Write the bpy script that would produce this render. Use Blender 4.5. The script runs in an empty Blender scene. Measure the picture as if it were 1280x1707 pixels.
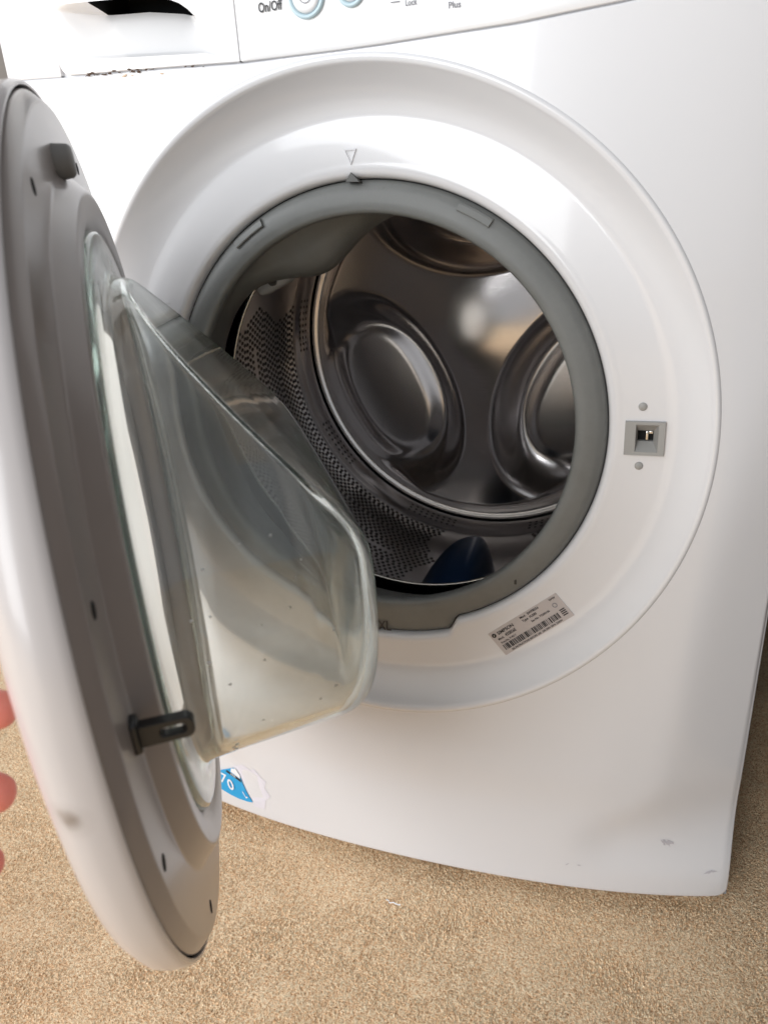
import bpy, bmesh, math, random
import numpy as np
from mathutils import Matrix, Vector
from math import sin, cos, pi, radians

random.seed(7); rng = np.random.default_rng(7)
S = bpy.context.scene
COL = S.collection
H = 0.433                      # height of the machine-local origin above the carpet

# ------------------------------------------------------------------ camera
CX, CY, CZ = 0.2038, -0.5488, 0.1897
YAW, PITCH, ROLL, F = 0.355, -0.3775, -0.0575, 1286.4
fw = np.array([-sin(YAW)*cos(PITCH), cos(YAW)*cos(PITCH), sin(PITCH)])
rt0 = np.array([cos(YAW), sin(YAW), 0.]); up0 = np.cross(rt0, fw)
rt = cos(ROLL)*rt0 + sin(ROLL)*up0; up = -sin(ROLL)*rt0 + cos(ROLL)*up0
cd = bpy.data.cameras.new('camera'); cam = bpy.data.objects.new('camera', cd); COL.objects.link(cam)
cam.matrix_world = Matrix(((rt[0], up[0], -fw[0], CX), (rt[1], up[1], -fw[1], CY), (rt[2], up[2], -fw[2], CZ+H), (0, 0, 0, 1)))
cd.sensor_fit = 'VERTICAL'; cd.sensor_height = 36; cd.sensor_width = 27; cd.lens = F/1707*36
cd.clip_start = .01; cd.clip_end = 100
cd.dof.use_dof = True; cd.dof.focus_distance = .62; cd.dof.aperture_fstop = 10
S.camera = cam

# ------------------------------------------------------------------ world and light
w = bpy.data.worlds.new('World'); S.world = w; w.use_nodes = True
bg = w.node_tree.nodes['Background']; bg.inputs[0].default_value = (.92, .95, 1.0, 1); bg.inputs[1].default_value = .52
def area(name, loc, target, sx, sy, power, col):
    ld = bpy.data.lights.new(name, 'AREA'); ld.shape = 'RECTANGLE'; ld.size = sx; ld.size_y = sy
    ld.energy = power; ld.color = col
    o = bpy.data.objects.new(name, ld); COL.objects.link(o); o.location = loc
    o.rotation_euler = (Vector(target)-Vector(loc)).to_track_quat('-Z', 'Y').to_euler()
    return o
area('window_light_left', (-2.05, -1.40, 1.30), (-.15, -.1, .35), 1.3, 1.9, 41, (.95, .975, 1.0))
area('window_light_behind', (-.70, -2.6, 1.20), (0, 0, .25), 1.3, 1.9, 54, (.95, .975, 1.0))
S.view_settings.view_transform = 'Standard'; S.view_settings.look = 'None'
S.view_settings.exposure = 0.0; S.view_settings.gamma = 1
S.cycles.max_bounces = 16; S.cycles.transmission_bounces = 14; S.cycles.glossy_bounces = 8
S.cycles.caustics_reflective = False; S.cycles.caustics_refractive = True
S.cycles.blur_glossy = .3

# ------------------------------------------------------------------ materials
def mat(name, col, rough=.5, metal=0., **kw):
    m = bpy.data.materials.new(name); m.use_nodes = True
    b = m.node_tree.nodes['Principled BSDF']
    b.inputs['Base Color'].default_value = (*col, 1); b.inputs['Roughness'].default_value = rough
    b.inputs['Metallic'].default_value = metal
    for k, v in kw.items(): b.inputs[k.replace('_', ' ')].default_value = v
    return m
def nodes(m): return m.node_tree.nodes, m.node_tree.links, m.node_tree.nodes['Principled BSDF']
def noise(m, scale, detail=3, rough=.5, vec=None):
    N, L, b = nodes(m); n = N.new('ShaderNodeTexNoise'); n.inputs['Scale'].default_value = scale
    n.inputs['Detail'].default_value = detail; n.inputs['Roughness'].default_value = rough
    if vec is None:
        tc = N.new('ShaderNodeTexCoord'); vec = tc.outputs['Object']
    L.new(vec, n.inputs['Vector']); return n
def ramp(m, src, stops):
    N, L, b = nodes(m); r = N.new('ShaderNodeValToRGB'); e = r.color_ramp.elements
    while len(e) < len(stops): e.new(.5)
    for k, (p, c) in enumerate(stops):
        e[k].position = p; e[k].color = (*c, 1) if len(c) == 3 else c
    L.new(src, r.inputs['Fac']); return r
def bump(m, src, strength, dist):
    N, L, b = nodes(m); u = N.new('ShaderNodeBump'); u.inputs['Strength'].default_value = strength
    u.inputs['Distance'].default_value = dist; L.new(src, u.inputs['Height']); L.new(u.outputs[0], b.inputs['Normal'])
def g(v): return (v, v, v)

def enamel(name, c, rough=.22):
    m = mat(name, c, rough, Coat_Weight=.5, Coat_Roughness=.06)
    n = noise(m, 3, 3, .5); r = ramp(m, n.outputs['Fac'], [(.3, tuple(x*.98 for x in c)), (.7, c)])
    N, L, b = nodes(m); L.new(r.outputs[0], b.inputs['Base Color'])
    n2 = noise(m, 90, 2); bump(m, n2.outputs['Fac'], .05, .0004)
    return m
M_WHITE = enamel('white_enamel', (.715, .715, .73), .28)
M_RING = enamel('white_gloss_plastic', (.715, .715, .73), .24)
M_PANEL = enamel('white_panel_plastic', (.78, .78, .785), .3)
M_SHELL = mat('silver_white_plastic', (.47, .445, .44), .3, Coat_Weight=.3, Coat_Roughness=.1)
def streak(m, c1, c2, scale):
    n = noise(m, scale, 4, .6); r = ramp(m, n.outputs['Fac'], [(.35, c1), (.65, c2)])
    N, L, b = nodes(m); L.new(r.outputs[0], b.inputs['Base Color'])
N, L, b = nodes(M_SHELL); tc = N.new('ShaderNodeTexCoord'); vd = N.new('ShaderNodeVectorMath'); vd.operation = 'DISTANCE'; vd.inputs[1].default_value = (.2443, -.0112, -.0105)
nz_ = N.new('ShaderNodeTexNoise'); nz_.inputs['Scale'].default_value = 130; L.new(tc.outputs['Object'], nz_.inputs['Vector'])
ad = N.new('ShaderNodeMath'); ad.operation = 'MULTIPLY_ADD'; ad.inputs[1].default_value = .004; L.new(nz_.outputs['Fac'], ad.inputs[0]); L.new(tc.outputs['Object'], vd.inputs[0]); L.new(vd.outputs['Value'], ad.inputs[2])
rp_ = N.new('ShaderNodeValToRGB'); rp_.color_ramp.elements[0].position = .0035; rp_.color_ramp.elements[0].color = (.17, .14, .12, 1); rp_.color_ramp.elements[1].position = .0085; rp_.color_ramp.elements[1].color = (.47, .445, .44, 1)
L.new(ad.outputs[0], rp_.inputs[0]); L.new(rp_.outputs[0], b.inputs['Base Color'])
M_LINER = mat('taupe_liner_plastic', (.30, .27, .26), .30, Coat_Weight=.25, Coat_Roughness=.12)
streak(M_LINER, (.262, .230, .214), (.295, .263, .247), 9)
M_RUBBER = mat('grey_rubber', (.19, .195, .19), .42)
streak(M_RUBBER, (.150, .156, .150), (.215, .22, .213), 14)
nrb = noise(M_RUBBER, 11, 6, .75); rrb = ramp(M_RUBBER, nrb.outputs['Fac'], [(.40, (.155, .16, .154)), (.60, (.178, .183, .176)), (.70, (.115, .124, .10))])
N, L, b = nodes(M_RUBBER); L.new(rrb.outputs[0], b.inputs['Base Color'])
rrg = ramp(M_RUBBER, nrb.outputs['Fac'], [(.35, g(.36)), (.65, g(.55))]); L.new(rrg.outputs[0], b.inputs['Roughness'])
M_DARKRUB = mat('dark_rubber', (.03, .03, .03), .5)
M_DGREY = mat('dark_grey_plastic', (.10, .10, .095), .55)
M_GREYP = mat('grey_plastic', (.33, .325, .31), .45)
M_BUFF = mat('grey_rubber_buffer', (.22, .215, .205), .6)
M_BLACK = mat('black_plastic', (.010, .010, .010), .3)
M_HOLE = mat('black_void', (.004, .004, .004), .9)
M_BODY = mat('drum_housing_plastic', (.02, .02, .022), .7)
M_CHROME = mat('bare_steel', (.6, .58, .55), .2, 1.)
M_NAVY = mat('navy_plastic', (.014, .044, .12), .36)
M_PRINT = mat('black_print', (.02, .02, .022), .5)
M_GPRINT = mat('grey_print', (.22, .22, .24), .5)
M_BLUEP = mat('blue_print', (.02, .34, .66), .35)
M_WPRINT = mat('white_print', (.8, .82, .84), .4)
M_PAPER = mat('torn_paper', (.70, .68, .735), .7)
M_LABEL = mat('silver_label', (.50, .46, .45), .4)
M_BLUERING = mat('translucent_blue_plastic', (.50, .64, .70), .3)
M_DIRT = mat('brown_dirt', (.07, .04, .025), .9)
M_ADH = mat('orange_dirt', (.62, .47, .34), .9)
M_WALL = mat('room_paint', (.50, .47, .44), .8)
M_CUPB = mat('dark_surround', (.028, .022, .018), .6)  # near-black, keeps the gap and the machine's right side dark
M_SCRAPE = mat('scraped_metal', (.52, .50, .53), .45)

# brushed drum steel
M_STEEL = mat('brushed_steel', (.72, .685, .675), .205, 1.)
N, L, b = nodes(M_STEEL)
tc = N.new('ShaderNodeTexCoord'); mp = N.new('ShaderNodeMapping'); mp.inputs['Scale'].default_value = (25, 25, 700)
L.new(tc.outputs['Object'], mp.inputs['Vector'])
n = noise(M_STEEL, 1., 3, .6, mp.outputs[0]); bump(M_STEEL, n.outputs['Fac'], .10, .0004)
b.inputs['Anisotropic'].default_value = .35
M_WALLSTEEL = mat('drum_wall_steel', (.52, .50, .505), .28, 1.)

# glass with a slight green tint
def glassmat(name, col, clear, smear=True):
    m = bpy.data.materials.new(name); m.use_nodes = True
    N, L = m.node_tree.nodes, m.node_tree.links; N.remove(N['Principled BSDF'])
    gl = N.new('ShaderNodeBsdfGlass'); gl.inputs['Color'].default_value = (*col, 1); gl.inputs['IOR'].default_value = 1.46; gl.inputs['Roughness'].default_value = .045
    tr = N.new('ShaderNodeBsdfTransparent'); tr.inputs['Color'].default_value = (*col, 1)
    df = N.new('ShaderNodeBsdfDiffuse'); df.inputs['Color'].default_value = (.66, .68, .665, 1)
    mx = N.new('ShaderNodeMixShader'); mx.inputs[0].default_value = clear
    L.new(gl.outputs[0], mx.inputs[1]); L.new(tr.outputs[0], mx.inputs[2])
    m2 = N.new('ShaderNodeMixShader')
    if smear:
        t = N.new('ShaderNodeTexCoord'); nn = N.new('ShaderNodeTexNoise'); nn.inputs['Scale'].default_value = 16; nn.inputs['Detail'].default_value = 7
        L.new(t.outputs['Object'], nn.inputs['Vector'])
        rr = N.new('ShaderNodeValToRGB'); rr.color_ramp.elements[0].position = .35; rr.color_ramp.elements[0].color = (.0, .0, .0, 1)
        rr.color_ramp.elements[1].position = .8; rr.color_ramp.elements[1].color = (.065, .065, .065, 1)
        L.new(nn.outputs['Fac'], rr.inputs[0]); L.new(rr.outputs[0], m2.inputs[0])
    else: m2.inputs[0].default_value = .02
    L.new(mx.outputs[0], m2.inputs[1]); L.new(df.outputs[0], m2.inputs[2])
    L.new(m2.outputs[0], N['Material Output'].inputs[0]); return m
M_GLASS = glassmat('green_tinted_glass', (.998, 1.0, .999), .04)
N, L = M_GLASS.node_tree.nodes, M_GLASS.node_tree.links
gn = [x for x in N if x.type == 'BSDF_GLASS'][0]; tcg = N.new('ShaderNodeTexCoord'); ng = N.new('ShaderNodeTexNoise'); ng.inputs['Scale'].default_value = 17; ng.inputs['Detail'].default_value = 2
bg_ = N.new('ShaderNodeBump'); bg_.inputs['Strength'].default_value = .05; bg_.inputs['Distance'].default_value = .004
L.new(tcg.outputs['Object'], ng.inputs['Vector']); L.new(ng.outputs['Fac'], bg_.inputs['Height']); L.new(bg_.outputs[0], gn.inputs['Normal'])
va = N.new('ShaderNodeVolumeAbsorption'); va.inputs['Color'].default_value = (.66, .93, .81, 1); va.inputs['Density'].default_value = 15
L.new(va.outputs[0], N['Material Output'].inputs['Volume'])
M_PANE = mat('white_translucent_cover', (.86, .86, .85), .35)
N, L, b = nodes(M_PANE); tl_ = N.new('ShaderNodeBsdfTranslucent'); tl_.inputs[0].default_value = (.86, .85, .83, 1); mx = N.new('ShaderNodeMixShader'); mx.inputs[0].default_value = .6
L.new(b.outputs[0], mx.inputs[1]); L.new(tl_.outputs[0], mx.inputs[2]); L.new(mx.outputs[0], N['Material Output'].inputs[0])

# carpet
M_CARPET = mat('beige_carpet', (.40, .29, .20), .95, Specular_IOR_Level=.1)
N, L, b = nodes(M_CARPET)
n1 = noise(M_CARPET, 480, 3, .65); n2 = noise(M_CARPET, 7, 4, .5)
r1 = ramp(M_CARPET, n1.outputs['Fac'], [(.30, (.48, .25, .125)), (.43, (.92, .62, .37)), (.58, (1.0, .81, .56))])
r2 = ramp(M_CARPET, n2.outputs['Fac'], [(.30, (.93, .91, .89)), (.55, (1, 1, 1))])
mm = N.new('ShaderNodeMixRGB'); mm.blend_type = 'MULTIPLY'; mm.inputs[0].default_value = 1
L.new(r1.outputs[0], mm.inputs[1]); L.new(r2.outputs[0], mm.inputs[2]); L.new(mm.outputs[0], b.inputs['Base Color'])
bump(M_CARPET, n1.outputs['Fac'], 1.0, .0022)

M_PILE = mat('beige_pile', (.62, .44, .28), .95, Specular_IOR_Level=.05)
npl = noise(M_PILE, 420, 2, .6); rpl = ramp(M_PILE, npl.outputs['Fac'], [(.30, (.60, .335, .165)), (.43, (.98, .675, .405)), (.57, (1.0, .83, .585))])
N, L, b = nodes(M_PILE); L.new(rpl.outputs[0], b.inputs['Base Color'])
M_SKIN = mat('skin', (.66, .20, .15), .45, Subsurface_Weight=.25)
M_SKIN.node_tree.nodes['Principled BSDF'].inputs['Subsurface Radius'].default_value = (.01, .004, .002)
M_NAIL = mat('nail', (.72, .40, .33), .25)
M_SLEEVE = mat('grey_knit', (.16, .16, .18), .9)

# ------------------------------------------------------------------ mesh helpers
def mesh(name, verts, faces, m, parent=None, smooth=True, mats=None, midx=None):
    me = bpy.data.meshes.new(name); me.from_pydata([tuple(map(float, v)) for v in verts], [], [tuple(map(int, f)) for f in faces])
    for q in (mats or [m]): me.materials.append(q)
    if midx is not None: me.polygons.foreach_set('material_index', midx)
    if smooth: me.polygons.foreach_set('use_smooth', [True]*len(me.polygons))
    me.update(); o = bpy.data.objects.new(name, me); COL.objects.link(o)
    if parent: o.parent = parent
    return o
def loft(rings, closed=True, cap0=False, cap1=False):
    n = len(rings[0]); V = np.concatenate([np.asarray(r, float) for r in rings]); Fc = []
    for k in range(len(rings)-1):
        for i in range(n if closed else n-1):
            j = (i+1) % n; Fc.append((k*n+i, k*n+j, (k+1)*n+j, (k+1)*n+i))
    if cap0: Fc.append(tuple(range(n))[::-1])
    if cap1: Fc.append(tuple((len(rings)-1)*n+i for i in range(n)))
    return V, Fc
def fixn(o):
    bm = bmesh.new(); bm.from_mesh(o.data); bmesh.ops.remove_doubles(bm, verts=bm.verts, dist=1e-6)
    bmesh.ops.recalc_face_normals(bm, faces=bm.faces); bm.to_mesh(o.data); bm.free(); return o
def sharp(o, deg=35):
    me = o.data; me.set_sharp_from_angle(angle=radians(deg)); return o
def boxbm(bm, c, s, rot=None, bev=0.):
    r = bmesh.ops.create_cube(bm, size=1); vs = r['verts']
    for v in vs: v.co = Vector((v.co.x*s[0], v.co.y*s[1], v.co.z*s[2]))
    if bev:
        es = list({e for v in vs for e in v.link_edges})
        rr = bmesh.ops.bevel(bm, geom=es, offset=bev, segments=3, affect='EDGES', profile=.5); vs = list({v for f in rr['faces'] for v in f.verts} | {v for v in vs if v.is_valid})
    Mx = Matrix.Translation(c) @ (rot.to_4x4() if rot else Matrix())
    for v in vs: v.co = Mx @ v.co
def bmobj(name, bm, m, parent=None, smooth=True):
    me = bpy.data.meshes.new(name); bm.to_mesh(me); bm.free(); me.materials.append(m)
    if smooth:
        me.polygons.foreach_set('use_smooth', [True]*len(me.polygons)); me.set_sharp_from_angle(angle=radians(40))
    o = bpy.data.objects.new(name, me); COL.objects.link(o)
    if parent: o.parent = parent
    return o
def box(name, c, s, m, parent=None, rot=None, bev=.001):
    bm = bmesh.new(); boxbm(bm, Vector(c), s, rot, bev); return bmobj(name, bm, m, parent)
def text_geo(txt, size, shear=0., extr=0.):
    cu = bpy.data.curves.new('t', 'FONT'); cu.body = txt; cu.size = size; cu.shear = shear; cu.resolution_u = 3; cu.offset = size*.018; cu.extrude = extr
    o = bpy.data.objects.new('t', cu); COL.objects.link(o)
    dg = bpy.context.evaluated_depsgraph_get(); me = bpy.data.meshes.new_from_object(o.evaluated_get(dg))
    V = np.array([v.co[:] for v in me.vertices]) if len(me.vertices) else np.zeros((0, 3)); Fc = [tuple(p.vertices) for p in me.polygons]
    bpy.data.objects.remove(o); bpy.data.curves.remove(cu); bpy.data.meshes.remove(me); return V, Fc
def tag(o, label=None, cat=None, kind=None, group=None):
    if label: o['label'] = label
    if cat: o['category'] = cat
    if kind: o['kind'] = kind
    if group: o['group'] = group
    return o
def sstep(a, b_, x):
    t = np.clip((x-a)/(b_-a), 0, 1); return t*t*(3-2*t)

# ------------------------------------------------------------------ front surface of the machine
W = .2975; WL = .3125; ZB = -.418; ZTOP = .42
BOW, BZ, B4, LEAN, ZC = .2076, -.99, .1526, -.012, .006
RX, RZ = -.0145, .0233; R = .2577; RO = .1855; RC = .2307; DO = .0265
def front(x, z):
    x = np.asarray(x, float); z = np.asarray(z, float)
    w_ = .247 + .11*(z+.125); r_ = .06
    dx = np.abs(x)-w_+r_; dz = -z-.33+r_
    d = np.minimum(np.maximum(dx, dz), 0)+np.hypot(np.maximum(dx, 0), np.maximum(dz, 0))-r_
    sp = .006*np.log1p(np.exp(np.clip(d/.006, -30, 30)))
    low = sstep(.12, -.06, z)*sstep(-.400, -.305, z)       # where the side crease exists
    bulge = -.0032*sstep(.0, -.055, d)*sstep(-.16, -.30, z)
    q = B4*10*x**4
    side = .36*sp*sstep(-.01, .04, dx)
    return BOW*(1+BZ*z)*x*x + q*(1-low)+side*low + LEAN*z + ZC*z*z + bulge
def seam(x):                                   # lower edge of drawer and control panel
    return np.interp(x, [-.30, -.2251, -.0853, -.0137, .0199, .1066, .1693, .30], [.299, .2935, .2865, .2860, .2863, .2888, .2936, .309])

# ------------------------------------------------------------------ washing machine root
wm = bpy.data.objects.new('washing_machine', None); COL.objects.link(wm)
tag(wm, 'white front loading washing machine with its round door open, standing on beige carpet', 'washing machine')

# boundary of the front panel below the seam
def bnd_points(n):
    pts = []; rc = .010
    xs = np.linspace(-WL, W, 90)
    path = [(x, float(seam(x))-.0006) for x in xs]                        # top, left to right
    path += [(W, z) for z in np.linspace(float(seam(W))-.005, ZB+rc, 90)]
    path += [(W-rc+rc*cos(a), ZB+rc+rc*sin(a)) for a in np.linspace(0, -pi/2, 8)[1:]]
    path += [(x, ZB) for x in np.linspace(W-rc, -WL+rc, 90)[1:]]
    path += [(-WL+rc-rc*sin(a), ZB+rc-rc*cos(a)) for a in np.linspace(0, pi/2, 8)[1:]]
    path += [(-WL, z) for z in np.linspace(ZB+rc, float(seam(-WL))-.005, 90)[1:]]
    path = np.array(path)
    ang = np.unwrap(np.arctan2(path[:, 1]-RZ, path[:, 0]-RX))
    return path, ang
path, bang = bnd_points(0)
TH = bang                                       # use boundary samples as the angles of the loft
rings = []
rim = np.stack([RX+(R+.0035)*np.cos(TH), RZ+(R+.0035)*np.sin(TH)], -1)
for s in np.linspace(0, 1, 44)**1.15:
    p = rim*(1-s)+path*s
    rings.append(np.stack([p[:, 0], front(p[:, 0], p[:, 1]), p[:, 1]+H], -1))
# rounded return at the edges then the side walls
nrm = path-np.array([0, 0]); out = np.zeros_like(path)
for rr, dd in ((.0006, .0012), (.0009, .003)):
    pass
last = rings[-1]
c0 = last.copy()
for k, (inn, dy) in enumerate(((-.0, .0), )): pass
# push the last loops inward-rounded: shift edge ring back
def edge_ring(inset, dy):
    q = path.copy(); sx = np.sign(q[:, 0])
    sc = np.stack([np.where((q[:, 0] > W-.011) | (q[:, 0] < -WL+.011), 1., 0.)*sx, np.where(q[:, 1] < ZB+.011, -1., 0.)], -1)
    q2 = q - sc*inset
    return np.stack([q2[:, 0], front(q[:, 0], q[:, 1])+dy, q2[:, 1]+H], -1)
rings[-1] = edge_ring(.0022, 0)
rings += [edge_ring(.0011, .0004), edge_ring(.0003, .0014), edge_ring(0, .0045)]
V, Fc = loft(rings)
fp = mesh('front_panel', V, Fc, M_WHITE, wm); fixn(fp)

# cabinet behind (sides, top, bottom, back)
def cabinet():
    bm = bmesh.new(); ye = .60
    pts = [(-W, ZB), (W, ZB), (W, ZTOP), (-W, ZTOP)]
    prof = [(-W, ZB), (W, ZB), (W, ZTOP), (-W, ZTOP)]
    V = []; Fc = []
    zs = np.linspace(ZB, ZTOP, 40)
    for sx in (-WL, W):
        b0 = len(V)
        for z in zs: V += [(sx, float(front(sx, z))+.0046, z+H), (sx, ye, z+H)]
        for k in range(len(zs)-1): Fc.append((b0+2*k, b0+2*k+1, b0+2*k+3, b0+2*k+2))
    b0 = len(V); V += [(-WL, ye, ZB+H), (W, ye, ZB+H), (W, ye, ZTOP+H), (-WL, ye, ZTOP+H)]; Fc.append((b0, b0+1, b0+2, b0+3))
    for z in (ZTOP, ZB):
        b0 = len(V); xs = np.linspace(-WL, W, 30)
        for x in xs: V += [(x, float(front(x, z))+.004, z+H), (x, ye, z+H)]
        for k in range(29): Fc.append((b0+2*k, b0+2*k+1, b0+2*k+3, b0+2*k+2))
    return mesh('cabinet', V, Fc, M_WHITE, wm, smooth=False)
cabinet()
for x in (-.25, .25):
    for y in (.17, .53):
        bm = bmesh.new(); bmesh.ops.create_cone(bm, cap_ends=True, segments=20, radius1=.022, radius2=.018, depth=H+ZB-.0005, matrix=Matrix.Translation((x, y, (H+ZB)/2)))
        bmobj('foot', bm, M_DARKRUB, wm)

# ------------------------------------------------------------------ control panel, drawer, corner trim
def grid_part(name, x0, x1, nx, z0f, z1, nz, m, yf, hole=None, rad=None):
    """sheet following the front with a rounded lower / side edge folding back"""
    xs = np.linspace(x0, x1, nx); V = []; Fc = []
    us = np.linspace(0, 1, nx); vs = np.linspace(0, 1, nz)
    e = .0012
    for j, v in enumerate(vs):
        for i, x in enumerate(xs):
            zb_ = z0f(x); z = zb_+(z1-zb_)*v**1.0
            V.append((x, float(yf(x, z)), z+H))
    idx = lambda j, i: j*nx+i
    for j in range(nz-1):
        for i in range(nx-1):
            if hole and hole((xs[i]+xs[i+1])/2, (V[idx(j, i)][2]+V[idx(j+1, i)][2])/2-H): continue
            Fc.append((idx(j, i), idx(j, i+1), idx(j+1, i+1), idx(j+1, i)))
    # folded return strip along the bottom and both sides
    loop = [idx(0, i) for i in range(nx)]
    sides = [[idx(j, 0) for j in range(nz)], [idx(j, nx-1) for j in range(nz)]]
    cxm = (x0+x1)/2
    for lp, (ax, az) in ((loop, (0, -1)), (sides[0], (-1, 0)), (sides[1], (1, 0))):
        prev = lp
        for o_, d_ in ((.0005, .0003), (.0008, .0012), (.0008, .012)):
            cur = []
            for q in lp:
                vx, vy, vz = V[q]; cur.append(len(V)); V.append((vx+ax*o_, vy+d_, vz+az*o_))
            for k in range(len(lp)-1): Fc.append((prev[k], prev[k+1], cur[k+1], cur[k]))
            prev = cur
    o = mesh(name, V, Fc, m, wm); fixn(o); return o
XD = -.0853; XL = -.2475
grid_part('control_panel', XD+.0008, W-.001, 60, lambda x: float(seam(x))+.0014, ZTOP-.001, 30, M_PANEL, lambda x, z: front(x, z)-.0004)
grid_part('corner_trim', -WL+.001, XL-.0012, 16, lambda x: float(seam(x))+.0004, ZTOP-.001, 30, M_WHITE, lambda x, z: front(x, z))
# detergent drawer with scooped handle recess under a curved lip
def z_bot(x): return float(np.interp(x, [-.2415, -.20, -.16, -.114, -.093, -.080], [.3060, .3015, .2985, .2955, .2903, .2895]))
XS0, XS1 = -.2080, -.1175
def z_low(x): return float(np.interp(x, [-.25, -.214, -.17, -.14, -.125, XS1, -.08], [.3370, .3345, .3312, .3262, .3218, .3183, .3183]))
def z_lip(x):
    if x >= XS1: return z_low(x)+.0004
    return max(float(np.interp(x, [-.25, -.24, -.20, -.17, -.15, -.135, -.1284, -.122, XS1], [.3416, .3412, .3380, .3358, .3336, .3300, .3272, .3228, .3184])), z_low(x)+.0001)
def pocket(x, z):
    right = -.0925-.88*(z-.2903)
    a = float(sstep(-.2430, -.2000, x)*sstep(right+.0006, right-.013, x))
    t = min(1., max(0., (z-z_bot(x))/(z_low(x)-z_bot(x))))
    return .024*a**.8*(t**.5*.62+.38*t**1.6)*float(sstep(0, .07, t))
dr_mi = []
def drawer():
    xs = sorted(set(list(np.linspace(XL, XD-.0006, 130))+[XS0, XS1])); V = []; Fc = []; nx = len(xs)
    rows = []
    for kind, n_ in (('a', 8), ('b', 30), ('c', 6), ('d', 14)):
        for k in range(n_): rows.append((kind, k/(n_-1)))
    for kind, t in rows:
        for x in xs:
            zz = float(seam(x))+.0012
            if x < XL+.009: zz += .009-math.sqrt(max(0, .009**2-(XL+.009-x)**2))
            zb_, zl, zc = max(z_bot(x), zz+.001), z_low(x), z_lip(x)
            y0 = 0
            if kind == 'a': z = zz+(zb_-zz)*t; d_ = 0
            elif kind == 'b': z = zb_+(zl-zb_)*t; d_ = pocket(x, z)
            elif kind == 'c': z = zl+(zc-zl)*t; d_ = pocket(x, zl)*(1-float(sstep(0, 1, t)))
            else: z = zc+(ZTOP-.001-zc)*t; d_ = 0
            V.append((x, float(front(x, z))-.0006+d_, z+H))
    for j in range(len(rows)-1):
        for i in range(nx-1):
            if rows[j][0] == 'c' and rows[j+1][0] == 'c' and XS0-1e-6 <= xs[i] and xs[i+1] <= XS1+1e-6: continue
            Fc.append((j*nx+i, j*nx+i+1, (j+1)*nx+i+1, (j+1)*nx+i))
    prev = [i for i in range(nx)]
    for o_, d_ in ((.0004, .0004), (.0006, .0014), (.0006, .012)):
        cur = []
        for q in range(nx): vx, vy, vz = V[q]; cur.append(len(V)); V.append((vx, vy+d_, vz-o_))
        for k in range(nx-1): Fc.append((prev[k], prev[k+1], cur[k+1], cur[k]))
        prev = cur
    for col, sx in ((0, -1), (nx-1, 1)):
        prev = [j*nx+col for j in range(len(rows))]
        for o_, d_ in ((.0003, .0004), (.0004, .0014), (.0004, .012)):
            cur = []
            for q in [j*nx+col for j in range(len(rows))]: vx, vy, vz = V[q]; cur.append(len(V)); V.append((vx+sx*o_, vy+d_, vz))
            for k in range(len(cur)-1): Fc.append((prev[k], prev[k+1], cur[k+1], cur[k]))
            prev = cur
    o = mesh('detergent_drawer', V, Fc, M_PANEL, wm); fixn(o); sharp(o, 38)
    # dark inside of the grip: floor, roof and end
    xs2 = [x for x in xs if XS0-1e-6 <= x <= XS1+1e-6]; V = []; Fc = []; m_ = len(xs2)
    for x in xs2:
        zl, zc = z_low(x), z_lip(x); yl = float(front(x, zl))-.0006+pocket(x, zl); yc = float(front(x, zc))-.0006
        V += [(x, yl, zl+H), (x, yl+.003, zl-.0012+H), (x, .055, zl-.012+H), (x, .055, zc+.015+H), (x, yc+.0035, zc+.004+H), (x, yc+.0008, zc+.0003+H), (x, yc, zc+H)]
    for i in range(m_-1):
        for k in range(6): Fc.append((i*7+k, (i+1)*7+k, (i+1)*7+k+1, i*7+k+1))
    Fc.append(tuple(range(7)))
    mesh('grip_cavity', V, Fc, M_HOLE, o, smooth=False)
    return o
dr = drawer()

def on_front(pts, off=.0006): return [(x, float(front(x, z))-off, z+H) for x, z in pts]
def flat_text(name, txt, size, x, z, ang, m, parent, surf='front', off=.0012, squash=1., shear=0., yplane=None, width=None):
    V, Fc = text_geo(txt, size, shear); c, s = cos(ang), sin(ang); out = []
    if width: squash = width/(V[:, 0].max()-V[:, 0].min())
    for vx, vy, _ in V:
        vx *= squash
        px, pz = x+c*vx-s*vy, z+s*vx+c*vy
        y = float(front(px, pz))-off if yplane is None else yplane
        out.append((px, y, pz+H))
    o = mesh(name, out, Fc, m, parent, smooth=False); return o
# pale backing behind the seams, so that the gaps are not bottomless
def strip(pts, w_):
    V = []
    for x, z, ox, oz in pts: V += [(x-ox*w_, float(front(x, z))+.0035, z-oz*w_+H), (x+ox*w_, float(front(x, z))+.0035, z+oz*w_+H)]
    mesh('seam_backing', V, [(2*k, 2*k+1, 2*k+3, 2*k+2) for k in range(len(pts)-1)], M_WHITE, wm, smooth=False)
strip([(x, float(seam(x)), 0, 1) for x in np.linspace(-WL+.003, W-.003, 60)], .006)
strip([(XD, z, 1, 0) for z in np.linspace(.28, .41, 20)], .005)
mesh('seam_backing', [(XL+dx_, float(front(XL+dx_, z_))+.0035, z_+H) for z_ in (.29, .41) for dx_ in (-.005, .008)], [(0, 1, 3, 2)], M_WHITE, wm, smooth=False)
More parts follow.
